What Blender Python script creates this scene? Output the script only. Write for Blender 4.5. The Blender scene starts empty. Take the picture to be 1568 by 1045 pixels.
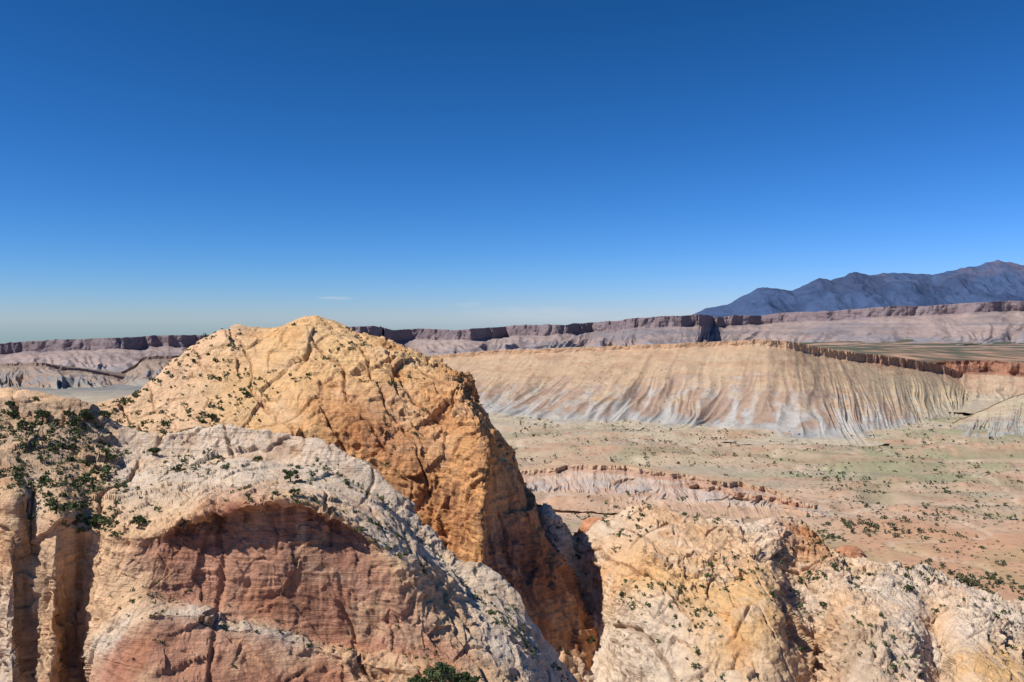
import bpy, math, random
import numpy as np
from mathutils import Vector
random.seed(4); rng=np.random.default_rng(7)
F=1307.0; HZ=490.0
def P(u,v,d): return np.array([(u-784)/F*d, d, (HZ-v)/F*d])
scene=bpy.context.scene
# ------------------------------------------------ noise
_p=rng.permutation(256); perm=np.concatenate([_p,_p]).astype(np.int32)
_g=rng.normal(size=(256,3)); _g/=np.linalg.norm(_g,axis=1)[:,None]
_r=rng.random((256,3)); _g=_g.astype(np.float32); _r=_r.astype(np.float32)
_gx,_gy,_gz=[np.ascontiguousarray(_g[:,k]) for k in range(3)]
_rx,_ry,_rz=[np.ascontiguousarray(_r[:,k]) for k in range(3)]
def prep(p):
    s=p.shape[:-1]; p=p.reshape(-1,3); fl=np.floor(p); f=(p-fl).astype(np.float32); i=fl.astype(np.int32)
    return s,i,f
def perlin(p):
    s,i,f=prep(np.asarray(p)); w=f*f*f*(f*(f*6-15)+10); out=np.zeros(len(f),np.float32)
    for dx in (0,1):
        wx=w[:,0] if dx else 1-w[:,0]; hx=perm[(i[:,0]+dx)&255]
        for dy in (0,1):
            wxy=wx*(w[:,1] if dy else 1-w[:,1]); hy=perm[hx+((i[:,1]+dy)&255)]
            for dz in (0,1):
                wz=w[:,2] if dz else 1-w[:,2]
                h=perm[hy+((i[:,2]+dz)&255)]
                out+=wxy*wz*(_gx[h]*(f[:,0]-dx)+_gy[h]*(f[:,1]-dy)+_gz[h]*(f[:,2]-dz))
    return (out*1.6).astype(float).reshape(s)
def fbm(p,o=5,lac=2.03,gain=0.5):
    a=1;t=0;q=np.array(p,float)
    for k in range(o):
        t=t+a*perlin(q+17.3*k); q=q*lac; a*=gain
    return t
def ridged(p,o=4):
    a=1;t=0;q=np.array(p,float)
    for k in range(o):
        t=t+a*(1-2.2*np.abs(perlin(q+9.1*k))); q=q*2.1; a*=0.5
    return t
def worley(p):
    s,i,f=prep(np.asarray(p)); N=len(f)
    F1=np.full(N,9.,np.float32);ID=np.zeros(N,np.int32); DX=np.zeros(N,np.float32);DY=DX.copy();DZ=DX.copy()
    for dx in (-1,0,1):
        hx=perm[(i[:,0]+dx)&255]
        for dy in (-1,0,1):
            hy=perm[hx+((i[:,1]+dy)&255)]
            for dz in (-1,0,1):
                h=perm[hy+((i[:,2]+dz)&255)]
                vx=_rx[h]+(dx-f[:,0]); vy=_ry[h]+(dy-f[:,1]); vz=_rz[h]+(dz-f[:,2])
                d=vx*vx+vy*vy+vz*vz; c=d<F1
                F1=np.where(c,d,F1); ID=np.where(c,h,ID); DX=np.where(c,vx,DX); DY=np.where(c,vy,DY); DZ=np.where(c,vz,DZ)
    q=(ID*7+13)&255; fac=DX*_gx[q]+DY*_gy[q]+DZ*_gz[q]
    return (ID/255.).reshape(s),fac.astype(float).reshape(s)
def sstep(a,b,x):
    t=np.clip((x-a)/(b-a),0,1); return t*t*(3-2*t)
def crom(A,n):
    A=np.asarray(A,float); m=len(A)
    t=np.linspace(0,m-1,n); i=np.minimum(t.astype(int),m-2); f=t-i
    sh=(n,)+(1,)*(A.ndim-1); f=f.reshape(sh)
    Ax=np.concatenate([[2*A[0]-A[1]],A,[2*A[-1]-A[-2]]])
    p0,p1,p2,p3=Ax[i],Ax[i+1],Ax[i+2],Ax[i+3]
    return 0.5*((2*p1)+(-p0+p2)*f+(2*p0-5*p1+4*p2-p3)*f*f+(-p0+3*p1-3*p2+p3)*f**3)
def spatch(C,nr,nc):
    G=crom(C,nr); return np.swapaxes(crom(np.swapaxes(G,0,1),nc),0,1)
def normals(G):
    du=np.gradient(G,axis=1); dv=np.gradient(G,axis=0)
    n=np.cross(dv,du); return n/(np.linalg.norm(n,axis=2)[...,None]+1e-9)
def mkgrid(name,G,col,mat,smooth=True):
    R,C,_=G.shape; me=bpy.data.meshes.new(name)
    idx=np.arange(R*C).reshape(R,C)
    q=np.stack([idx[:-1,:-1],idx[1:,:-1],idx[1:,1:],idx[:-1,1:]],-1).reshape(-1,4)
    me.vertices.add(R*C); me.vertices.foreach_set('co',G.reshape(-1).astype(np.float32))
    me.loops.add(q.size); me.loops.foreach_set('vertex_index',q.reshape(-1).astype(np.int32))
    me.polygons.add(len(q)); me.polygons.foreach_set('loop_start',np.arange(0,q.size,4,dtype=np.int32))
    me.polygons.foreach_set('use_smooth',np.full(len(q),smooth))
    me.update(calc_edges=True)
    at=me.color_attributes.new('Col','FLOAT_COLOR','POINT')
    c=np.ones((R*C,4),np.float32); c[:,:3]=np.clip(col.reshape(-1,3),0.01,0.9); at.data.foreach_set('color',c.reshape(-1))
    me.materials.append(mat); o=bpy.data.objects.new(name,me); scene.collection.objects.link(o); return o
def mix(a,b,f): return a*(1-f[...,None])+b*f[...,None]
V=lambda *a: np.array(a,float)
# ------------------------------------------------ materials
def nodes(m):
    m.use_nodes=True; nt=m.node_tree; nt.nodes.clear(); return nt
class NB:
    def __init__(s,nt): s.nt=nt
    def n(s,t,**k):
        x=s.nt.nodes.new(t)
        for a,b in k.items(): setattr(x,a,b)
        return x
    def l(s,a,b): s.nt.links.new(a,b)
    def noise(s,vec,scale,detail=8,rough=0.6,dist=0):
        x=s.n('ShaderNodeTexNoise'); x.inputs['Scale'].default_value=scale; x.inputs['Detail'].default_value=detail
        x.inputs['Roughness'].default_value=rough; x.inputs['Distortion'].default_value=dist; s.l(vec,x.inputs['Vector']); return x.outputs['Fac']
    def mapr(s,v,a,b,c,d):
        x=s.n('ShaderNodeMapRange'); s.l(v,x.inputs[0])
        for i,q in enumerate((a,b,c,d)): x.inputs[i+1].default_value=q
        return x.outputs[0]
    def math(s,op,a,b=None):
        x=s.n('ShaderNodeMath',operation=op)
        for i,q in enumerate((a,b)):
            if q is None: continue
            if isinstance(q,(int,float)): x.inputs[i].default_value=q
            else: s.l(q,x.inputs[i])
        return x.outputs[0]
    def mapping(s,vec,scale,rot=(0,0,0)):
        x=s.n('ShaderNodeMapping'); x.inputs['Scale'].default_value=scale; x.inputs['Rotation'].default_value=rot; s.l(vec,x.inputs['Vector']); return x.outputs[0]
    def mixc(s,f,a,b,mode='MIX'):
        x=s.n('ShaderNodeMix',data_type='RGBA',blend_type=mode)
        if isinstance(f,(int,float)): x.inputs[0].default_value=f
        else: s.l(f,x.inputs[0])
        for i,q in ((6,a),(7,b)):
            if isinstance(q,tuple): x.inputs[i].default_value=q+(1,)
            else: s.l(q,x.inputs[i])
        return x.outputs[2]
    def vscale(s,c,f):
        x=s.n('ShaderNodeVectorMath',operation='SCALE'); s.l(c,x.inputs[0]); s.l(f,x.inputs['Scale']); return x.outputs[0]
def rock_mat(name,sc=1.0,bump=1.0,strata=1.0,varn=0.6,lo=0.62,hi=1.3,speck=0.0,bdist=0.5,pale=.25):
    m=bpy.data.materials.new(name); nt=nodes(m); B=NB(nt)
    tc=B.n('ShaderNodeTexCoord').outputs['Object']
    col=B.n('ShaderNodeAttribute',attribute_name='Col').outputs['Color']
    n2=B.noise(tc,0.35*sc,7,0.7)
    st=B.mapping(tc,(0.05*sc,0.05*sc,0.9*sc),(0.34,0.2,0)); ns=B.noise(st,1.0,5,0.7,0.5)
    val=B.mapr(n2,0.3,0.7,lo,hi); v2=B.mapr(ns,0.3,0.7,1-0.12*strata,1+0.10*strata)
    v=B.math('MULTIPLY',val,v2)
    c=B.vscale(col,v)
    n4=B.noise(tc,0.09*sc,5,0.68); c=B.mixc(B.mapr(n4,0.52,0.7,0,pale),c,(0.70,0.54,0.38))
    geo=B.n('ShaderNodeNewGeometry'); sep=B.n('ShaderNodeSeparateXYZ'); B.l(geo.outputs['Normal'],sep.inputs[0])
    if varn>0:
        steep=B.mapr(sep.outputs[2],0.6,0.2,0,1)
        sv=B.mapping(tc,(0.42*sc,0.42*sc,0.022*sc)); n3=B.noise(sv,1.0,5,0.6)
        f=B.math('MULTIPLY',B.math('MULTIPLY',B.mapr(n3,0.48,0.64,0,1),steep),varn)
        c=B.mixc(f,c,(0.20,0.095,0.06))
    if speck>0:
        vo=B.n('ShaderNodeTexVoronoi'); vo.inputs['Scale'].default_value=0.55*sc; B.l(tc,vo.inputs['Vector'])
        dn=B.noise(tc,0.03*sc,3,0.6)
        f=B.math('MULTIPLY',B.mapr(vo.outputs['Distance'],0.2,0.32,1,0),B.mapr(dn,0.42,0.58,0,speck))
        f=B.math('MULTIPLY',f,B.mapr(sep.outputs[2],0.7,0.85,0,1))
        c=B.mixc(f,c,(0.10,0.10,0.06))
    bs=B.n('ShaderNodeBsdfPrincipled'); B.l(c,bs.inputs['Base Color']); bs.inputs['Roughness'].default_value=0.92
    bs.inputs['Specular IOR Level'].default_value=0.12
    h1=B.noise(tc,0.9*sc,8,0.7)
    h=B.math('ADD',B.math('MULTIPLY',h1,1.0),B.math('MULTIPLY',ns,1.0*strata))
    bp=B.n('ShaderNodeBump'); bp.inputs['Strength'].default_value=bump; bp.inputs['Distance'].default_value=bdist/sc*1.5; B.l(h,bp.inputs['Height']); B.l(bp.outputs[0],bs.inputs['Normal'])
    o=B.n('ShaderNodeOutputMaterial'); B.l(bs.outputs[0],o.inputs[0]); return m
def leaf_mat(name,c1,c2,sc=0.6):
    m=bpy.data.materials.new(name); nt=nodes(m); B=NB(nt)
    tc=B.n('ShaderNodeTexCoord').outputs['Object']; n=B.noise(tc,sc,3,0.6)
    c=B.mixc(B.mapr(n,0.35,0.65,0,1),c1,c2)
    bs=B.n('ShaderNodeBsdfPrincipled'); B.l(c,bs.inputs['Base Color']); bs.inputs['Roughness'].default_value=0.8; bs.inputs['Specular IOR Level'].default_value=0.2
    o=B.n('ShaderNodeOutputMaterial'); B.l(bs.outputs[0],o.inputs[0]); return m
M_rock=rock_mat('sandstone',1.0,1.0,1.1,0.6,.82,1.2,bdist=.62)
M_mesa=rock_mat('badland_shale',0.22,0.5,0.6,0.0,0.82,1.15,0.5,pale=.04)
M_far=rock_mat('distant_sandstone',0.05,0.5,0.8,0.0,0.8,1.18,pale=.05)
M_mtn=rock_mat('mountain_rock',0.01,0.5,0.1,0.0,0.8,1.15,pale=0)
M_leaf=leaf_mat('juniper_foliage',(0.045,0.065,0.025),(0.11,0.135,0.055))
M_scrub=leaf_mat('scrub_foliage',(0.05,0.065,0.03),(0.11,0.125,0.065),0.1)
M_bark=leaf_mat('juniper_bark',(0.10,0.075,0.055),(0.2,0.16,0.12),3)

c_w=V(.74,.585,.44);c_p=V(.78,.51,.30);c_o=V(.72,.38,.165);c_y=V(.78,.49,.24);c_r=V(.60,.32,.205);c_k=V(.42,.21,.14);c_b=V(.56,.395,.26);c_n=V(.60,.30,.145)
CC=dict(w=c_w,p=c_p,o=c_o,y=c_y,r=c_r,k=c_k,b=c_b,n=c_n)
def colgrid(rows): return np.array([[CC[ch] for ch in r] for r in rows])

def joints(Q,nrm,sp,wid,seed,gate):
    a=(Q@np.array(nrm))/sp+fbm(Q/45.+seed,2)*0.55+perlin(Q/9.+seed)*0.04
    k=np.floor(a+.5); d=np.abs(a-k)*sp
    on=perlin(np.stack([k*7.31+seed,Q[...,2]/22.,(Q[...,0]+Q[...,1])/30.],-1))
    return np.exp(-(d/wid)**2)*np.clip(on*4+.5,0,1)*gate
def rockify(G,big=3.0,blk=1.0,flute=0.6,strat=0.25,crack=1.5,fine=0.12,rough=None,jdirs=((.85,.5,.12),(.35,-.9,.25))):
    X=G.copy(); n=normals(X); X=X+n*(fbm(X/40.,3)*big)[...,None]
    rg=np.clip(0.5+fbm(X/30.+70,3)*1.1,0.18,1.1) if rough is None else rough*np.clip(0.75+fbm(X/24.+70,3)*1.0,0.15,1.25)
    n=normals(X); steep=1-np.clip(n[...,2],0,1)
    w=np.stack([fbm(X/16.+3,3),fbm(X/16.+31,3),fbm(X/16.+57,3)],-1)
    Q=X+w*1.8
    idd,fc=worley(Q/np.array([15.,15.,19.])+2.2)
    X=X+n*((fc*2.4+(idd-.5)*1.3)*blk*(0.35+.65*rg))[...,None]
    idd,fc=worley(Q/np.array([5.0,5.0,7.5])+7.7)
    X=X+n*((fc*1.5+(idd-.5)*0.9)*blk*rg)[...,None]
    idd,fc=worley(Q/np.array([2.0,2.0,2.4])+3.7)
    X=X+n*((fc*.8+(idd-.5)*0.4)*blk*rg)[...,None]
    g1=np.clip(.4+rg,0,1)
    cr_=joints(Q,jdirs[0],11.,.42,3.3,g1)+.8*joints(Q,jdirs[1],17.,.4,8.8,g1)
    X=X-n*(cr_*crack)[...,None]
    fl=ridged(np.stack([Q[...,0]/6.,Q[...,1]/6.,Q[...,2]/40.],-1),3)
    X=X-n*(np.clip(fl,0,2)*flute*steep*(.3+rg))[...,None]
    tz=Q[...,2]+0.16*Q[...,0]-0.10*Q[...,1]
    sb=perlin(np.stack([Q[...,0]/30.,Q[...,1]/30.,tz/1.5],-1))+0.5*perlin(np.stack([Q[...,0]/14.,Q[...,1]/14.,tz/0.6],-1))
    X=X+n*(sb*strat)[...,None]
    X=X+n*(fbm(X/2.6,4,2.0,.6)*fine*(.6+rg))[...,None]
    return X,np.clip(cr_,0,1)
def rows_from(cols): return np.array([[P(*p) for p in c] for c in cols]).transpose(1,0,2)
def addback(C,y1,z1,y2,z2):
    cr=C[0]; a=cr+np.array([0,y1,-z1]); b=cr+np.array([0,y2,0]); b[:,2]=-175
    return np.concatenate([[b],[a],C])
# ------------------------------------------------ dome
D=[[(-260,610,330),(-260,640,300),(-260,680,270),(-260,720,240),(-260,800,220),(-260,900,215)],
[(0,613,300),(0,640,285),(0,665,265),(0,700,245),(0,780,225),(0,880,220)],
[(120,626,305),(125,648,292),(130,676,272),(130,705,250),(130,780,232),(130,880,228)],
[(205,603,325),(210,630,308),(208,660,285),(205,690,262),(200,770,240),(200,870,236)],
[(285,544,345),(285,590,322),(285,640,298),(290,690,275),(290,770,262),(290,870,258)],
[(345,514,350),(360,570,325),(375,640,298),(385,695,280),(390,790,272),(390,880,268)],
[(400,513,352),(415,565,322),(430,635,296),(440,705,281),(440,795,274),(440,890,270)],
[(470,499,345),(485,560,318),(495,630,294),(495,710,282),(495,800,276),(495,900,272)],
[(560,528,335),(575,580,310),(590,660,289),(590,750,279),(590,850,273),(590,950,268)],
[(640,557,325),(665,620,300),(680,700,284),(680,790,275),(680,910,269),(680,1000,264)],
[(695,585,315),(733,650,289),(743,730,273),(738,830,265),(748,950,259),(755,1050,255)],
[(703,592,322),(750,662,300),(765,735,287),(765,838,279),(785,950,271),(790,1050,266)],
[(718,608,333),(778,692,322),(811,758,315),(856,850,307),(910,945,296),(935,1040,288)],
[(690,650,400),(750,760,400),(790,850,395),(840,950,390),(880,1040,380),(900,1120,370)]]
Cd=rows_from(D); Cd=addback(Cd,45,14,130,120)
colD=colgrid(["ppppppyyyooooo","ppppppyyyyoooo","ppppppyyyyoooo","pppppyyyyoooon","pppppyyonooonn","bppppooyoooknn","bppppponooonnn","bppppooonoonnn"])
nr,nc=460,820
G=spatch(Cd,nr,nc); K=spatch(colD,nr,nc)
ti=np.linspace(0,7,nr)[:,None]; tj=np.linspace(0,13,nc)[None,:]
rough=0.20+0.62*sstep(4.5,8.5,tj+(ti-3.5)*.7)
G,e=rockify(G,2.3,1.15,1.0,0.32,2.0,0.26,rough=rough)
K=mix(K,K*V(.80,.62,.48),np.clip(fbm(G/24.,4)*1.2-.1,0,0.8)*sstep(4,7,tj))
K=mix(K,c_p*1.06,np.clip(fbm(G/15.+40,4)*0.9-0.1,0,0.5))
dv=sstep(.1,.4,fbm(np.stack([G[...,0]/5.,G[...,1]/5.,G[...,2]/60.],-1)+15,4)); K=mix(K,V(.34,.15,.085),dv*.5*sstep(3.2,4.2,ti)*sstep(6.5,8.,tj))
K=mix(K,V(.28,.14,.085),e*.4)
dome_G=G; dome=mkgrid('sandstone_dome',G,K,M_rock)
# ------------------------------------------------ near ridge with alcove
Rg=[[(-260,650,240),(-260,690,215),(-260,740,185),(-260,790,180),(-260,860,178),(-260,930,175),(-260,1000,172),(-260,1250,160)],
[(-70,642,236),(-70,680,213),(-70,735,182),(-70,790,177),(-70,860,175),(-70,930,172),(-70,1000,170),(-70,1250,158)],
[(10,646,232),(10,688,206),(12,748,174),(12,800,169),(10,870,165),(10,940,163),(10,1000,160),(5,1250,148)],
[(52,650,230),(52,694,206),(50,765,177),(46,820,172),(44,880,168),(43,950,166),(43,1010,163),(40,1250,152)],
[(95,656,228),(95,704,204),(90,775,172),(85,825,167),(83,890,164),(80,950,161),(78,1000,158),(75,1250,147)],
[(138,668,228),(140,718,206),(138,795,176),(132,845,173),(120,900,172),(116,960,170),(114,1010,168),(110,1250,157)],
[(195,690,228),(190,745,200),(178,805,170),(170,845,166),(160,900,163),(152,950,160),(146,1000,157),(130,1250,145)],
[(262,697,226),(256,745,198),(246,800,168.5),(234,845,165),(222,885,162),(212,912,159),(215,940,155),(215,1250,140)],
[(305,693,224),(300,740,196),(285,793,167.5),(287,808,169),(285,870,165.5),(275,914,163),(278,936,157),(275,1250,140)],
[(355,690,222),(352,735,194),(350,777,167),(352,793,170),(352,870,166),(345,930,164),(345,952,158),(335,1250,140)],
[(440,706,217),(440,738,194),(440,766,168),(436,782,170.3),(436,870,166.5),(438,957,165),(438,975,159),(430,1250,140)],
[(520,731,212),(522,756,192),(508,788,171.5),(524,808,173.5),(532,885,168),(538,985,165),(540,1005,159),(530,1250,140)],
[(590,772,208),(598,798,190),(600,838,176),(612,870,171.5),(620,930,168),(625,998,164),(628,1025,158),(620,1250,140)],
[(645,832,205),(658,862,192),(672,898,183),(682,930,177),(690,965,171),(695,1005,166),(700,1050,157),(700,1250,137)],
[(700,893,200),(720,915,190),(738,945,183),(745,970,178),(752,1000,172),(758,1035,166),(762,1080,157),(765,1250,138)],
[(765,922,198),(782,950,189),(795,980,183),(800,1002,178),(806,1030,172),(810,1062,166),(812,1100,157),(815,1280,140)],
[(830,985,196),(842,1010,188),(850,1040,182),(856,1062,178),(860,1090,172),(865,1120,166),(870,1160,160),(872,1320,150)],
[(900,1090,200),(910,1110,192),(915,1130,186),(920,1150,180),(925,1180,175),(930,1210,170),(930,1250,162),(935,1400,150)]]
Rg=[c[:7]+[(c[6][0],c[6][1]+42,c[6][2]-3.2)]+c[7:] for c in Rg]
Cr=rows_from(Rg); Cr=addback(Cr,14,7,50,80)
colR=colgrid(["bbbbbwwwwwwwwwwwww","bbbbbwwwwwwwwwwwww",
"bbbbbbwwwwwwwwwwww","bbbbbpwwwwwwwwwwww","bwpwppppprppwpwwww","pppbppprkkrrppwwww","nppbpppprrrrrpwwww","npwbpppprrrrrrpppp","npwbppwwwwwpppwwpp","npwbpprrrrrrpppppp","npwbpprkrrrrrrpppp"])
nr,nc=600,980
G=spatch(Cr,nr,nc); K=spatch(colR,nr,nc)
ti=np.linspace(0,10,nr)[:,None]; tj=np.linspace(0,17,nc)[None,:]
alc=sstep(4.3,4.7,ti)*(1-sstep(6.9,7.3,ti))*sstep(6.8,7.8,tj)*(1-sstep(11.3,12.3,tj))
rough=(0.52+0.35*sstep(7.2,7.8,ti))*(1-.3*alc)
G,e=rockify(G,1.3,0.95,0.8,0.30,1.3,0.2,rough=rough,jdirs=((.95,.25,.2),(.3,-.5,.8)))
K=mix(K,K*V(.84,.70,.60),np.clip(fbm(G/12.,4)*1.2-.2,0,0.7))
K=mix(K,c_p*1.0,np.clip(fbm(G/9.+40,4)*0.9-0.1,0,0.6)*(1-.7*alc))
pch=sstep(.05,.3,fbm(G/np.array([14.,14.,5.])+61,5)); K=mix(K,V(.42,.20,.13),pch*alc*.55)
K=mix(K,c_p*.9,sstep(.12,.4,fbm(G/np.array([9.,9.,6.])+81,4))*alc*.6)
K=mix(K,V(.28,.14,.09),e*.4)
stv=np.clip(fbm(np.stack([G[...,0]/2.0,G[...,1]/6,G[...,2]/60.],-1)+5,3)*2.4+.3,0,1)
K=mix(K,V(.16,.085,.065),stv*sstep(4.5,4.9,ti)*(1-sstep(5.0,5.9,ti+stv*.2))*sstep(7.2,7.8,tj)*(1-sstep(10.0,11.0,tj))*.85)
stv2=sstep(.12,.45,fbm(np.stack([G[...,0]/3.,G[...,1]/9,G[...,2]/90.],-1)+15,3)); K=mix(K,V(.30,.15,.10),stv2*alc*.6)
ridge_G=G; ridge=mkgrid('sandstone_ridge_with_alcove',G,K,M_rock)
# ------------------------------------------------ right slabs
S=[[(770,800,335),(780,850,310),(790,900,290),(800,960,265),(810,1130,220)],
[(838,790,325),(845,840,305),(850,900,285),(860,960,262),(880,1130,215)],
[(885,840,322),(885,868,310),(890,922,296),(900,985,272),(930,1130,220)],
[(925,815,316),(925,855,296),(930,905,274),(950,965,250),(980,1130,205)],
[(1000,786,312),(1000,835,286),(1000,890,260),(1010,955,236),(1030,1130,195)],
[(1090,808,308),(1085,852,282),(1090,905,256),(1100,960,230),(1110,1130,190)],
[(1165,812,305),(1165,858,279),(1170,908,253),(1180,965,228),(1190,1130,188)],
[(1238,822,306),(1230,872,290),(1232,922,276),(1245,985,257),(1255,1130,212)],
[(1300,862,300),(1300,893,277),(1300,933,252),(1310,985,228),(1320,1130,183)],
[(1390,878,295),(1388,913,272),(1388,953,248),(1395,1000,222),(1400,1130,182)],
[(1435,892,292),(1430,928,277),(1430,968,259),(1440,1015,237),(1440,1130,194)],
[(1490,910,287),(1488,942,264),(1485,980,240),(1480,1022,216),(1475,1130,178)],
[(1570,946,280),(1566,975,260),(1560,1005,238),(1560,1042,214),(1560,1130,178)],
[(1700,1000,272),(1700,1030,255),(1700,1060,235),(1700,1090,212),(1700,1180,176)],
[(2000,1100,262),(2000,1130,245),(2000,1150,225),(2000,1180,205),(2000,1250,170)]]
S=[[(u,v,c[0][2]-(c[0][2]-d)*0.68) for (u,v,d) in c] for c in S]
Cs=rows_from(S); Cs=addback(Cs,22,9,75,60)
colS=colgrid(["pppppwwwwwwwwww","pwpwpwwnpwwwwww","pwpwppwnpwwwwww","wwppppppwwpwwww","wwppyyywpwpwyww","wpwwwyypbwwyyww","wpwwwwwpwpywyww"])
nr,nc=440,940
G=spatch(Cs,nr,nc); K=spatch(colS,nr,nc)
G,e=rockify(G,2.4,1.35,1.3,0.42,2.8,0.30,jdirs=((.93,.35,.05),(.55,-.8,.1)))
K=mix(K,K*V(.86,.70,.58),np.clip(fbm(G/12.,4)*1.2-0.25,0,0.7))
K=mix(K,c_w*1.05,np.clip(fbm(G/9.+40,4)*0.9,0,0.5))
K=mix(K,V(.26,.15,.10),e*.55)
slab_G=G; slabs=mkgrid('sandstone_slabs',G,K,M_rock)
# ------------------------------------------------ ground
def gz(x,y):
    k=x/np.maximum(y,200.)
    left=1-sstep(-0.25,0.1,k); right=sstep(0.22,0.42,k)
    z=-150+0*x
    z=z-75*sstep(1300,3400,y)*left
    z=z+62*sstep(1650,2100,y)*right
    z=z-30*sstep(2300,4500,y)*right
    z=z-0.035*np.maximum(y-6500,0)
    return z
ny=640; nk=900; yy=np.concatenate([np.linspace(-400,200,20),np.geomspace(205,70000,ny-20)])
kk=np.linspace(-1,1,nk); Y=np.repeat(yy[:,None],nk,1)[::-1]; X=kk[None,:]*(350+np.abs(Y)*1.0)
Z=gz(X,Y); Pg=np.stack([X,Y,Z*0],-1)
Z=Z+fbm(Pg/260.,4)*3.0*sstep(200,700,Y)+fbm(Pg/45.,3)*1.0+ridged(Pg/160.+5,3)*1.3-1.0+ 14*fbm(Pg/900.+3,4)*sstep(2200,4000,Y)
wsh=np.exp(-(perlin(Pg/np.array([330.,200.,1])+2.2)/0.05)**2)*(1-sstep(1500,2500,Y)); Z=Z-3*wsh
wsh2=np.exp(-(fbm(Pg/np.array([150.,110.,1])+12.2,2)/0.03)**2)*(1-sstep(1100,1400,Y)); Z=Z-1.5*wsh2
lg=fbm(Pg/np.array([480.,70.,1])+33,4); lm=sstep(600,700,Y)*(1-sstep(1050,1200,Y))*sstep(-.1,.05,X/np.maximum(Y,200))
ledge=sstep(.10,.14,lg)+sstep(.36,.40,lg)+sstep(-.16,-.12,lg)-1.6; Z=Z+3.2*ledge*lm
edge=(np.exp(-((lg-.12)/.04)**2)+np.exp(-((lg-.38)/.04)**2)+np.exp(-((lg+.14)/.04)**2))*lm
Kx=X/np.maximum(Y,200)
red=V(.55,.32,.195); tan=V(.53,.395,.27); beige=V(.51,.42,.30); grn=V(.30,.285,.17); pink=V(.53,.375,.27)
nn=fbm(Pg/120.+11,4); n2=fbm(Pg/40.+21,4); n3=fbm(Pg/np.array([220.,70.,1])+51,5)
K=np.ones(X.shape+(3,))*tan
K=mix(K,red,1-sstep(580,740,Y+nn*110))
K=mix(K,pink,sstep(600,680,Y+nn*60)*(1-sstep(760,860,Y+nn*60))*0.5)
K=mix(K,beige,sstep(1000,1200,Y+nn*120))
K=mix(K,V(.51,.34,.225),np.clip(fbm(Pg/np.array([300.,60.,1])+8,4)*1.3,0,.7)*sstep(800,950,Y)*(1-sstep(1150,1250,Y)))
K=mix(K,V(.39,.34,.25),np.clip(n3*1.6,0,.7)*sstep(600,750,Y)*(1-sstep(1150,1300,Y)))
K=mix(K,V(.45,.24,.15),np.clip(edge,0,.55))
gm=sstep(0.32,0.46,Kx+n2*0.10)*sstep(700,800,Y+nn*90)*(1-sstep(1350,1600,Y))
K=mix(K,grn,gm*np.clip(0.4+n3*2.0+n2*.6,0,0.85))
gm2=sstep(0.0,.1,Kx)*sstep(780,850,Y)*(1-sstep(1050,1150,Y)); K=mix(K,grn,gm2*np.clip(n2*1.2-.1,0,.4))
K=mix(K,V(.24,.235,.14),np.clip(wsh,0,.5)); K=mix(K,V(.62,.50,.38),np.clip(wsh2,0,.5))
gd=sstep(420,450,Y)*(1-sstep(560,620,Y)); K=mix(K,V(.33,.26,.14),gd*np.clip(n2*1.2+.05,0,.5))
far=sstep(1900,2300,Y)
dk=V(.10,.105,.075); fo=V(.42,.27,.20)
st=fbm(Pg/np.array([700.,160.,1])+3,4)
K=mix(K,mix(np.ones_like(K)*fo,dk,np.clip(0.9+st*3.5,0,1)),far*sstep(0.15,0.3,Kx))
K=mix(K,mix(np.ones_like(K)*V(.33,.28,.24),V(.24,.24,.225),np.clip(.5+st*1.8,0,1)),sstep(1500,2200,Y)*(1-sstep(0,0.2,Kx)))
K=K*(1+0.14*n2)[...,None]
M_ground=rock_mat('desert_ground',0.35,0.35,0.0,0.0,0.82,1.15,0.8,0.3,pale=.05)
ground=mkgrid('valley_ground',np.stack([X,Y,Z],-1),K,M_ground)
def ground_pt(u,v):
    d=F*150/(v-HZ); return P(u,v,d)
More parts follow.
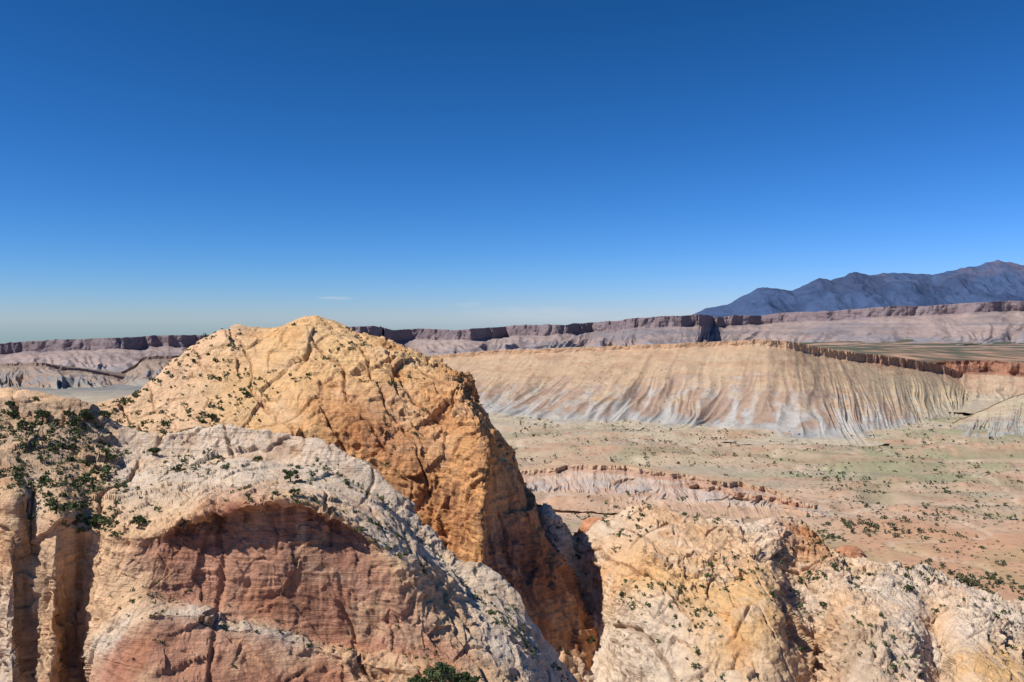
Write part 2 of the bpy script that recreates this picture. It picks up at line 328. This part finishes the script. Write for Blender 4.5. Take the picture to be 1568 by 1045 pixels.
# ------------------------------------------------ generic gullied escarpment
def escarp(name,rim,base,cliff,gul,lam,cf,nc=1500,nr=190,back=(900,-10),mat=None,prof=1.35,apron=90,rimjit=0,seed=0,cb=1.0,warp=.45,top=.3,cliffs=None):
    rim=crom(np.array(rim),nc); base=crom(np.array(base),nc)
    ca=cliff*np.ones((nc,1)) if cliffs is None else crom(np.array(cliffs,float)[:,None],nc)
    seg=np.linalg.norm(np.gradient(rim[:,:2],axis=0),axis=1); s=np.cumsum(seg)
    out=base-rim; out[:,2]=0; wid=np.linalg.norm(out,axis=1); out/=wid[:,None]
    if rimjit:
        j=ridged(np.stack([s/(lam*4),s*0+seed,s*0],-1),4)*rimjit+ fbm(np.stack([s/(lam*1.3),s*0+seed+.5,s*0],-1),4)*rimjit*.5
        rim=rim+out*j[:,None]
    nb=12; nt=nr-nb; rows=[];T=[]; ez=np.array([[0,0,1.]])
    for i in range(nb):
        f=1-i/nb; rows.append(rim+np.array([0,back[0]*f,back[1]*f])*1.0); T.append(-f)
    ncl=int(nt*0.14)
    for i in range(ncl):
        f=i/ncl; rows.append(rim+out*(2.5*f*ca/20)-ez*ca*f); T.append(0.08*f)
    nsl=int(nt*0.72); b0=rim+out*(2.5*ca/20)-ez*ca
    for i in range(nsl):
        f=i/nsl; q=b0+(base-b0)*f; q[:,2]=b0[:,2]+(base[:,2]-b0[:,2])*(1-(1-f)**prof); rows.append(q); T.append(0.08+0.82*f)
    na=nr-nb-ncl-nsl
    for i in range(na):
        f=(i+1)/na; rows.append(base+out*apron*f+np.array([0,0,-4*f])); T.append(.9+.1*f)
    G=np.array(rows); T=np.array(T)[:,None]*np.ones((1,nc)); Sg=s[None,:]*np.ones((nr,1))
    wp=fbm(np.stack([Sg/(lam*2.2),T*.9,0*T+seed],-1),4)*lam*warp
    q=(Sg+wp)
    r=0.50*(1-2.4*np.abs(perlin(np.stack([q/lam,T*0.6,0*T+seed+3.3],-1))))
    r+=0.32*(1-2.4*np.abs(perlin(np.stack([q/(lam*.42),T*1.3,0*T+seed+8.3],-1))))
    r+=0.18*(1-2.4*np.abs(perlin(np.stack([q/(lam*.17),T*3.0,0*T+seed+5.3],-1))))
    A=(top*sstep(0.04,0.2,T)+(1-top)*sstep(0.2,0.65,T))*(1-0.85*sstep(0.80,1.0,T))*np.clip(1+fbm(np.stack([Sg/(lam*5),0*T,0*T+seed],-1),2)*.8,.4,1.6)
    G=G+(out[None]*0.75+np.array([0,0,0.45]))*((r-0.35)*gul*A)[...,None]
    cm=sstep(-0.03,0.0,T)*(1-sstep(0.08,0.12,T))
    cl=ridged(np.stack([Sg/(cliff*2.2),0*T+seed,T*4],-1),4)
    G=G+out[None]*(-(cl-.6)*ca[None,:,0]*0.32*cm*cb)[...,None]
    G=G+np.array([0,0,1.])*(fbm(np.stack([Sg/(cliff*4),0*T+seed,0*T],-1),4)*cliff*.16*cm)[...,None]
    G[...,2]+=fbm(G/(lam*.4),4)*gul*0.08*(T>0)
    K=cf(T,Sg,r,G)
    return mkgrid(name,G,K,mat or M_mesa),G
def g(u,v): return ground_pt(u,v)
def cf_mesa(T,S,r,G):
    n=fbm(G/np.array([60.,60.,12.]),4); n1=fbm(np.stack([S/24.,T*2.2,0*T],-1),5); nb=fbm(np.stack([S/220.,G[...,2]/7.,0*T],-1),3)
    a=np.ones(T.shape+(3,))*V(.48,.335,.215)
    a=mix(a,V(.41,.255,.165),np.clip(n*1.3+nb*.9+.15,0,.85))
    a=mix(a,V(.50,.39,.265),np.clip(nb*1.2-.1,0,.5))
    low=sstep(0.34,0.62,T+n*0.2+nb*.05+n1*.18)
    gr=mix(np.ones_like(a)*V(.455,.43,.39),V(.33,.335,.33),np.clip(n1*1.4+.45,0,1))
    lowc=mix(gr,V(.37,.24,.17),np.clip(sstep(-.02,0.25,n1+n*.3)*(1-sstep(.72,.86,T)),0,.85))
    a=mix(a,lowc,low*np.clip(.75+.4*(0.4-r)+sstep(.6,.8,T)*.3,0,.95))
    a=mix(a,V(.51,.43,.31),sstep(.85,.94,T+n*.08))
    a=mix(a,V(.51,.315,.19),(1-sstep(.04,.12,T+n*.06))*sstep(-.05,0,T)*.8)
    right=sstep(520,640,G[...,0]); a=mix(a,V(.47,.39,.25),right*.5*sstep(.1,.3,T))
    a=mix(a,V(.29,.16,.11),right*(1-sstep(.08,.12,T))*sstep(-.05,0,T)*.85)  # right-hand rim cliff darkened in colour, standing for its shaded side
    a=mix(a,mix(np.ones_like(a)*V(.50,.35,.22),V(.25,.22,.13),np.clip(fbm(G/30.,4)*1.5+.2,0,.8)),1-sstep(-.1,-.02,T))
    return a
rim=[P(300,566,1950),P(450,558,1800),P(600,549,1660),P(760,537,1570),P(930,531,1460),P(1080,524,1380),P(1160,521,1345),P(1205,523,1350),P(1250,531,1385),P(1310,540,1440),P(1390,550,1520),P(1450,562,1600),P(1520,592,1700)]
base=[g(200,620),g(330,624),g(470,624),g(650,630),g(830,643),g(1010,650),g(1120,659),g(1215,668),g(1290,667),g(1350,660),g(1420,646),g(1465,636),g(1490,630)]
escarp('badlands_mesa',rim,base,8,18,66,cf_mesa,nc=1700,nr=220,seed=1.5,rimjit=9,back=(1400,-60),top=.18,cliffs=[8,8,8,8,7,7,8,11,13,14,15,14,12])
def cf_red(T,S,r,G):
    n=fbm(G/np.array([60.,60.,10.]),4)
    a=np.ones(T.shape+(3,))*V(.48,.35,.24); a=mix(a,V(.42,.26,.175),np.clip(n*1.3+.2,0,.8))
    a=mix(a,V(.47,.41,.31),sstep(.5,.8,T+n*.1)*.8)
    a=mix(a,mix(np.ones_like(a)*V(.38,.19,.12),V(.20,.105,.075),np.clip(.4+n*1.5,0,1)),(1-sstep(.08,.14,T))*sstep(-.06,0,T))
    a=mix(a,mix(np.ones_like(a)*V(.45,.27,.18),V(.11,.115,.08),np.clip(.8+fbm(G/np.array([120.,50.,50.])+4,4)*3,0,1)),1-sstep(-.06,-.01,T))
    return a
escarp('red_rim_cliffs',[P(1270,556,1950),P(1330,556,1900),P(1390,557,1820),P(1450,550,1760),P(1510,551,1700),P(1580,554,1660),P(1750,556,1620),P(2000,560,1620)],
 [P(1300,600,1680),P(1350,606,1640),P(1400,610,1600),P(1450,612,1540),P(1510,614,1480),P(1580,620,1430),P(1760,625,1380),P(2000,630,1380)],23,16,60,cf_red,nc=900,nr=170,seed=5.5,rimjit=75,back=(700,6),cb=1.5,apron=200)
def cf_hill(T,S,r,G):
    n=fbm(G/np.array([50.,50.,8.]),4); a=np.ones(T.shape+(3,))*V(.51,.42,.29); a=mix(a,V(.38,.38,.35),sstep(.3,.6,T+n*.2)*.8); a=mix(a,V(.44,.29,.20),np.clip(n,0,.6)); return a
escarp('badlands_hill',[P(1440,654,1240),P(1462,646,1250),P(1500,630,1275),P(1550,608,1300),P(1620,590,1330),P(1750,575,1360),P(2000,570,1400)],
 [g(1432,655),g(1450,658),g(1480,664),g(1530,672),g(1600,680),g(1760,690),g(2000,690)],2,14,45,cf_hill,nc=700,nr=140,seed=9.5,back=(200,-70),apron=60)
def cf_hog(T,S,r,G):
    zb=G[...,2]+fbm(G/30.,3)*1.5+.02*S; b=perlin(np.stack([S/160.,zb/3.4,0*T],-1)); n=fbm(G/25.,4)
    a=np.ones(T.shape+(3,))*V(.52,.36,.26); a=mix(a,V(.52,.43,.355),np.clip(b*2.0,0,.6)); a=mix(a,V(.45,.26,.185),np.clip(-b*2.-.05,0,.6))
    a=mix(a,V(.55,.38,.24),1-sstep(.0,.12,T+n*.05)); a=mix(a,V(.42,.24,.165),sstep(.03,.08,T+n*.03)*(1-sstep(.12,.2,T+n*.05))*.6); a=mix(a,V(.44,.385,.35),np.clip(sstep(.25,.4,T)*(1-sstep(.6,.75,T))*(.55+n),0,.7)); return mix(a,V(.54,.36,.24),sstep(.75,.92,T+n*.15))
escarp('pink_hogback_ridge',[P(560,722,830),P(700,720,810),P(800,716,790),P(900,710,770),P(980,714,755),P(1080,727,740),P(1180,747,725),P(1250,768,705),P(1320,790,690)],
 [g(560,758),g(700,760),g(800,762),g(900,766),g(990,772),g(1090,776),g(1190,782),g(1260,789),g(1310,800)],4,8,20,cf_hog,nc=1200,nr=120,seed=12.5,rimjit=16,back=(160,-22),prof=1.2,apron=25,cb=2.0,warp=.9)
def cf_ledge(T,S,r,G):
    n=fbm(G/18.,4); a=np.ones(T.shape+(3,))*V(.53,.34,.22); a=mix(a,V(.42,.23,.155),sstep(-.01,.03,T)*(1-sstep(.15,.4,T+n*.15))*.8); a=mix(a,V(.54,.42,.30),np.clip(n,0,.7)); return a
escarp('red_strike_ledge',[P(930,738,735),P(960,733,735),P(1040,736,728),P(1110,744,715),P(1180,756,705),P(1230,770,690),P(1262,790,685)],
 [g(930,752),g(960,753),g(1040,759),g(1110,766),g(1180,776),g(1235,786),g(1262,792)],4,7,16,cf_ledge,nc=500,nr=70,seed=47.5,rimjit=14,back=(60,-12),apron=12,cb=2,warp=1)
# ------------------------------------------------ far mesa
rims=[(-420,528,5200),(-200,524,5000),(0,525,4800),(150,516,4700),(250,514,4900),(340,511,5000),(430,504,5200),(520,499,4700),(575,500,4600),(610,505,5100),(700,503,5200),(780,500,5300),(850,496,5200),(920,493,5500),(985,487,5100),(1065,482,5100),(1100,485,5700),(1200,480,5700),(1350,471,5500),(1450,466,5400),(1568,462,5300),(1750,458,5200),(2000,455,5200)]
frim=[P(*a) for a in rims]
fb=[]
for (u,v,d) in rims:
    d2=d-1050; x,y,_=P(u-12,v,d2); fb.append(np.array([x,y,float(gz(np.array(x),np.array(y)))-2]))
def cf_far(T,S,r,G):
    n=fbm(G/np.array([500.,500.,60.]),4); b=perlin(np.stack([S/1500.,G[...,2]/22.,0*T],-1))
    a=np.ones(T.shape+(3,))*V(.35,.265,.24); a=mix(a,V(.24,.21,.22),np.clip(n*1.4+.3,0,1)); a=mix(a,V(.40,.31,.275),np.clip(b*1.8,0,.7))  # bluish distance haze is mixed into the mesa's base colours
    a=mix(a,V(.24,.185,.19),(1-sstep(.07,.12,T))*sstep(-.03,0,T)*.95)  # cliff band coloured dark to stand for a face in shade
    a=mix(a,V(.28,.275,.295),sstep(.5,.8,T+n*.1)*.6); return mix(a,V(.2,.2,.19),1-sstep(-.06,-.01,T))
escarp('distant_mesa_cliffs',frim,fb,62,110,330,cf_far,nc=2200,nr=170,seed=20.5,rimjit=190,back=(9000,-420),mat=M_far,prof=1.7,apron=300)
def cf_butte(T,S,r,G):
    n=fbm(G/np.array([160.,160.,20.]),4); a=np.ones(T.shape+(3,))*V(.33,.245,.19); a=mix(a,V(.235,.235,.245),np.clip(n*1.5+.2,0,1)*sstep(.15,.5,T)); a=mix(a,V(.24,.165,.13),(1-sstep(.06,.16,T+n*.05))*.6); return mix(a,V(.34,.305,.26),sstep(.7,.95,T))
def gl(u,d,dz=0):
    x=(u-784)/F*d; return np.array([x,d,float(gz(np.array(x),np.array(float(d))))+dz])
escarp('grey_butte',[P(-500,560,3200),P(-150,556,3100),P(0,557,2950),P(60,556,2800),P(95,562,2800),P(150,569,2950),P(215,584,3200)],
 [gl(-520,2500),gl(-170,2500),gl(0,2350),gl(75,2250),gl(130,2350),gl(190,2600),gl(240,3000)],10,60,130,cf_butte,nc=700,nr=120,seed=30.5,rimjit=40,back=(500,-60))
escarp('grey_butte',[P(150,585,3300),P(205,560,3400),P(225,546,3450),P(300,546,3450),P(420,545,3500),P(560,545,3500),P(700,552,3500)],
 [gl(140,2800),gl(185,2700),gl(225,2650),gl(300,2600),gl(430,2650),gl(560,2700),gl(700,2800)],14,60,130,cf_butte,nc=700,nr=120,seed=36.5,rimjit=40,back=(500,-60))
# ------------------------------------------------ mountains
cr=[(1000,500),(1050,487),(1080,474),(1115,466),(1160,440),(1185,443),(1212,447),(1255,424),(1272,428),(1300,417),(1340,417),(1385,419),(1425,423),(1470,412),(1525,401),(1568,404),(1640,412),(1720,432),(1850,455),(2000,480)]
us=np.linspace(1000,2000,900); vs=np.interp(us,[a[0] for a in cr],[a[1] for a in cr])
dc=30000.; R=170; rows=[]
zc=(HZ-vs)/F*dc; xc=(us-784)/F*dc
for i in range(R):
    f=i/(R-1)
    if f<0.2: y=dc+5000*(1-f/0.2); h=zc*(f/0.2)-300*(1-f/.2)
    else:
        q=(f-.2)/.8; y=dc-8500*q; h=(zc+950)*(1-q)**1.35-950
    rows.append(np.stack([xc*(0.5+0.5*y/dc),0*xc+y,h],-1))
G=np.array(rows); am=np.clip((G[...,2]+250)/1500,0,1)
rr=ridged(G/np.array([2600.,4200.,1e5])+2.2,5)
fq=np.linspace(0,1,R)[:,None]; cm=1-np.exp(-((fq-.2)/.12)**2)*.85
G[...,2]+=(rr-0.8)*420*am*cm+fbm(G/700.,4)*70*am
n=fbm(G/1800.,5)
K=mix(np.ones(G.shape)*V(.062,.10,.195),V(.13,.125,.185),np.clip(sstep(1100,2000,G[...,2]+n*900),0,.9)); K=mix(K,V(.04,.068,.14),np.clip(n*2.2+.1,0,.85))  # blue of distance haze painted into the mountain colours
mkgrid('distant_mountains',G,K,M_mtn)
# ------------------------------------------------ small red outcrops
def mound(name,u,v,d,w,h,dep,zf,col,seed):
    c=P(u,v,d); R_,C_=90,160; th=np.linspace(0,2*math.pi,C_); ph=np.linspace(0,1,R_)
    TH,PH=np.meshgrid(th,ph)
    x=np.cos(TH)*PH*w; y=np.sin(TH)*PH*dep; z=h*(1-PH**3.0)-(PH>0.98)*3
    G=np.stack([c[0]+x,c[1]+y,c[2]-h+z],-1)
    i_,fc=worley(G/np.array([6.,6.,5.])+seed)
    N=np.stack([np.cos(TH),np.sin(TH),0.6+0*TH],-1)*PH[...,None]
    G=G+N*((i_-.5)*2.4+fc*2+fbm(G/3.,3)*.6)[...,None]
    G[:,-1]=G[:,0]
    K=np.ones(G.shape)*col*(1+.25*fbm(G/np.array([8.,8.,1.5]),3))[...,None]
    return mkgrid(name,G[:, ::-1],K,M_rock)
rc=V(.60,.28,.155)
mound('red_rock_outcrop',915,793,415,15,28,12,0,rc,1.); mound('red_rock_outcrop',960,797,430,12,26,10,0,rc,5.)
mound('red_rock_outcrop',1300,836,400,13,28,9,0,rc,3.); mound('red_rock_outcrop',1130,804,400,11,22,9,0,rc*V(.9,1,1),8.)
# ------------------------------------------------ vegetation
def leafmesh(name,C,size,mat):
    N=len(C); a=rng.normal(size=(N,3)); a/=np.linalg.norm(a,axis=1)[:,None]; b=np.cross(a,rng.normal(size=(N,3))); b/=np.linalg.norm(b,axis=1)[:,None]
    s=np.asarray(size).reshape(-1,1)*np.ones((N,1)); v=np.stack([C-a*s,C+b*s*.7,C+a*s,C-b*s*.7],1).reshape(-1,3)
    f=np.arange(N*4).reshape(N,4)
    me=bpy.data.meshes.new(name); me.vertices.add(len(v)); me.vertices.foreach_set('co',v.reshape(-1).astype(np.float32))
    me.loops.add(N*4); me.loops.foreach_set('vertex_index',f.reshape(-1).astype(np.int32)); me.polygons.add(N); me.polygons.foreach_set('loop_start',np.arange(0,N*4,4,dtype=np.int32))
    me.update(calc_edges=True); me.materials.append(mat); o=bpy.data.objects.new(name,me); return o
def bush_pts(c,r,n):
    k=rng.integers(3,6); cc=rng.normal(size=(k,3))*np.array([.5,.5,.3])*r; cc[:,2]=np.abs(cc[:,2])+.35*r
    d=rng.normal(size=(n,3)); d/=np.linalg.norm(d,axis=1)[:,None]
    return c+cc[rng.integers(0,k,n)]+d*r*.52*(rng.random((n,1))**.35)
def scatter(G,n,r0,r1,nz=0.72,leaf=34,dens=None,r=None,c=None):
    N=normals(G); R_,C_=G.shape[:2]; r=r or (0,1); c=c or (0,1); pts=[];sz=[]
    m=n*20; I=rng.integers(int(r[0]*R_),int(r[1]*R_)-1,m); J=rng.integers(int(c[0]*C_),int(c[1]*C_)-1,m)
    ok=N[I,J,2]>nz
    if dens is not None: ok&=perlin(G[I,J]/dens)>rng.random(m)*.5-.12
    for i,j in list(zip(I[ok],J[ok]))[:n]:
        p=G[i,j]; rad=r0+(r1-r0)*rng.random()**2.3; pts.append(bush_pts(p-np.array([0,0,.10*rad]),rad,leaf)); sz.append(np.full(leaf,rad*.30))
    return pts,sz
pts=[];sz=[]
for a in (scatter(dome_G,460,.55,1.35,.60,r=(.25,.85),dens=30.),scatter(dome_G,360,.5,1.7,.54,c=(.06,.42),r=(.25,.75)),
          scatter(ridge_G,620,.32,.95,.54,r=(.17,.46),dens=18.),scatter(ridge_G,330,.45,1.5,.52,r=(.17,.45),c=(.05,.36)),scatter(ridge_G,160,.3,.7,.55,r=(.62,1)),
          scatter(slab_G,820,.4,1.4,.50,dens=20.,r=(.24,.98))):
    pts+=a[0]; sz+=a[1]
o=leafmesh('desert_shrubs',np.concatenate(pts),np.concatenate(sz),M_leaf); scene.collection.objects.link(o)
pts=[];sz=[]
def groundz(x,y):
    r=ny-1-np.searchsorted(yy,y); r=np.clip(r,0,ny-1); k=x/(350+abs(y)); j=int((k+1)/2*(nk-1)); return Z[r,min(max(j,0),nk-1)]
NS=15000; ys=330+(rng.random(NS)**1.3)*1000; xs=rng.random(NS)*.8*ys; dn=perlin(np.stack([xs/70,ys/70,xs*0],-1))
keep=dn>rng.random(NS)*.5-.28
for x,y in zip(xs[keep],ys[keep]):
    big=rng.random()**5; rad=.7+1.9*big; pts.append(bush_pts(np.array([x,y,groundz(x,y)-.1]),rad,12)); sz.append(np.full(12,rad*.45))
for i in range(80):
    u=1310+rng.normal()*60 if i<28 else 1490+rng.normal()*60; v=812+rng.normal()*7 if i<28 else 900+rng.normal()*16
    p=ground_pt(u,v); rad=1.4+2.2*rng.random()**1.5; p[2]=groundz(p[0],p[1]); pts.append(bush_pts(p,rad,60)); sz.append(np.full(60,rad*.24))
o=leafmesh('valley_scrub',np.concatenate(pts),np.concatenate(sz),M_scrub); scene.collection.objects.link(o)
bpy.context.view_layer.update(); dg=bpy.context.evaluated_depsgraph_get()
def hit(u,v):
    d=Vector(P(u,v,1.)).normalized(); ok,loc,nm,_,ob,_=scene.ray_cast(dg,Vector((0,0,0)),d); return np.array(loc) if ok else None
def tube(vs,fs,a,b,r0,r1,n=7):
    a=np.array(a);b=np.array(b);d=b-a;d/=np.linalg.norm(d);e=np.cross(d,[.3,.5,.8]);e/=np.linalg.norm(e);g_=np.cross(d,e);s=len(vs)
    for (c,r) in ((a,r0),(b,r1)):
        for k in range(n):
            t=2*math.pi*k/n; vs.append(tuple(c+r*(math.cos(t)*e+math.sin(t)*g_)))
    for k in range(n): fs.append((s+k,s+(k+1)%n,s+n+(k+1)%n,s+n+k))
def juniper(loc,h,w):
    emp=bpy.data.objects.new('juniper_tree',None); emp.location=loc; scene.collection.objects.link(emp)
    vs=[];fs=[];cl=[]
    top=np.array([rng.normal()*.05*h,rng.normal()*.05*h,h*.55]); tube(vs,fs,(0,0,-.3),top*.6,.07*h,.05*h); tube(vs,fs,top*.6,top*1.3,.05*h,.015*h)
    for k in range(9):
        t=2*math.pi*(k/9+rng.random()*.08); z0=h*(.15+.4*rng.random()); e=np.array([math.cos(t)*w*(.3+.25*rng.random()),math.sin(t)*w*(.3+.25*rng.random()),z0+h*(.1+.25*rng.random())])
        tube(vs,fs,top*(z0/h),e,.03*h,.008*h,5); cl.append(e)
    cl.append(top*1.45); cl.append(top*1.2+rng.normal(size=3)*.12*w)
    me=bpy.data.meshes.new('trunk'); me.from_pydata(vs,[],fs); me.materials.append(M_bark); t=bpy.data.objects.new('trunk',me); t.parent=emp; scene.collection.objects.link(t)
    cl=np.array(cl); n=1500; dd=rng.normal(size=(n,3)); dd/=np.linalg.norm(dd,axis=1)[:,None]
    rad=(.16+.1*rng.random(len(cl)))*w; ii=rng.integers(0,len(cl),n); C=cl[ii]+dd*rad[ii][:,None]*np.array([1,1,.8])*(rng.random((n,1))**.4); C[:,2]=np.maximum(C[:,2],.08*h)
    o=leafmesh('foliage',C,.045*w+.02*rng.random(n)*w,M_leaf); o.parent=emp; scene.collection.objects.link(o)
for (u,v,s) in [(128,648,3.6),(65,645,3.0),(20,640,2.3),(35,655,2.1),(105,640,2.1),(160,642,2.4),(445,737,2.6),(325,644,2.6),(236,698,2.3),(212,806,2.1),(378,608,2.2),(148,805,2.3),(450,760,1.6),(395,708,1.6),(170,708,2.1),(15,625,2.1),(110,690,1.9),(272,722,1.6),(118,802,1.9),(675,1052,4.0),(640,1058,3.0),(712,1060,3.4),(905,985,2.3),(1390,905,1.9),(1260,930,1.9)]:
    p=hit(u,v)
    if p is not None and p[1]<420: juniper(Vector(p),s,s*1.1)
# ------------------------------------------------ world, sun, camera
SUN_EL=math.radians(48); az=math.radians(245)
sd=Vector((math.sin(az)*math.cos(SUN_EL),math.cos(az)*math.cos(SUN_EL),math.sin(SUN_EL)))
L=bpy.data.lights.new('sun','SUN'); L.energy=5.0; L.angle=math.radians(.53); L.color=(1,.95,.87)
lo=bpy.data.objects.new('sun',L); lo.rotation_euler=sd.to_track_quat('Z','Y').to_euler(); lo.location=(-200,0,300); scene.collection.objects.link(lo)
w=bpy.data.worlds.new('World'); scene.world=w; w.use_nodes=True; nt=w.node_tree; nt.nodes.clear(); B=NB(nt)
sky=B.n('ShaderNodeTexSky',sky_type='NISHITA',sun_disc=False,sun_elevation=SUN_EL,sun_rotation=az,altitude=1800,air_density=1.0,dust_density=0.3,ozone_density=3.0)
sp=B.n('ShaderNodeSeparateColor'); B.l(sky.outputs[0],sp.inputs[0]); cb_=B.n('ShaderNodeCombineColor')
for i,(pw,k) in enumerate(((1.95,.84),(1.36,.84),(1.5,1.42))):
    a=B.math('MULTIPLY',sp.outputs[i],0.1); a=B.math('POWER',a,pw); a=B.math('MULTIPLY',a,k*10); B.l(a,cb_.inputs[i])
tcw=B.n('ShaderNodeTexCoord').outputs['Generated']; sx=B.n('ShaderNodeSeparateXYZ'); B.l(tcw,sx.inputs[0])
ax=B.math('DIVIDE',sx.outputs[0],sx.outputs[1]); az_=B.math('DIVIDE',sx.outputs[2],sx.outputs[1]); tot=None
cv=B.n('ShaderNodeCombineXYZ'); B.l(B.math('MULTIPLY',ax,30),cv.inputs[0]); B.l(B.math('MULTIPLY',az_,260),cv.inputs[1]); cn=B.noise(cv.outputs[0],1.0,6,.65)
for (cx,cz,wx,wz,st_) in ((-.206,.0255,.024,.0022,.6),(.03,.008,.10,.010,.4),(-.05,.018,.02,.004,.35)):
    dx=B.math('DIVIDE',B.math('SUBTRACT',ax,cx),wx); dz=B.math('DIVIDE',B.math('SUBTRACT',az_,cz),wz)
    d2=B.math('ADD',B.math('MULTIPLY',dx,dx),B.math('MULTIPLY',dz,dz)); m_=B.mapr(d2,0,1,st_,0); tot=m_ if tot is None else B.math('ADD',tot,m_)
tot=B.math('MULTIPLY',tot,B.mapr(cn,.35,.65,.2,1)); tot=B.math('MULTIPLY',tot,B.math('GREATER_THAN',sx.outputs[1],0.0))
skc=B.mixc(tot,cb_.outputs[0],(6.,6.6,7.4))
bg=B.n('ShaderNodeBackground'); bg.inputs['Strength'].default_value=.1
B.l(skc,bg.inputs[0]); o=B.n('ShaderNodeOutputWorld'); B.l(bg.outputs[0],o.inputs[0])
cam=bpy.data.cameras.new('camera'); cam.lens=30.0; cam.sensor_width=36; cam.shift_y=-(522.5-HZ)/1568; cam.clip_end=200000; cam.clip_start=.5
co=bpy.data.objects.new('camera',cam); co.rotation_euler=(math.radians(90),0,0); scene.collection.objects.link(co); scene.camera=co
scene.view_settings.view_transform='Standard'; scene.view_settings.look='None'; scene.view_settings.exposure=0
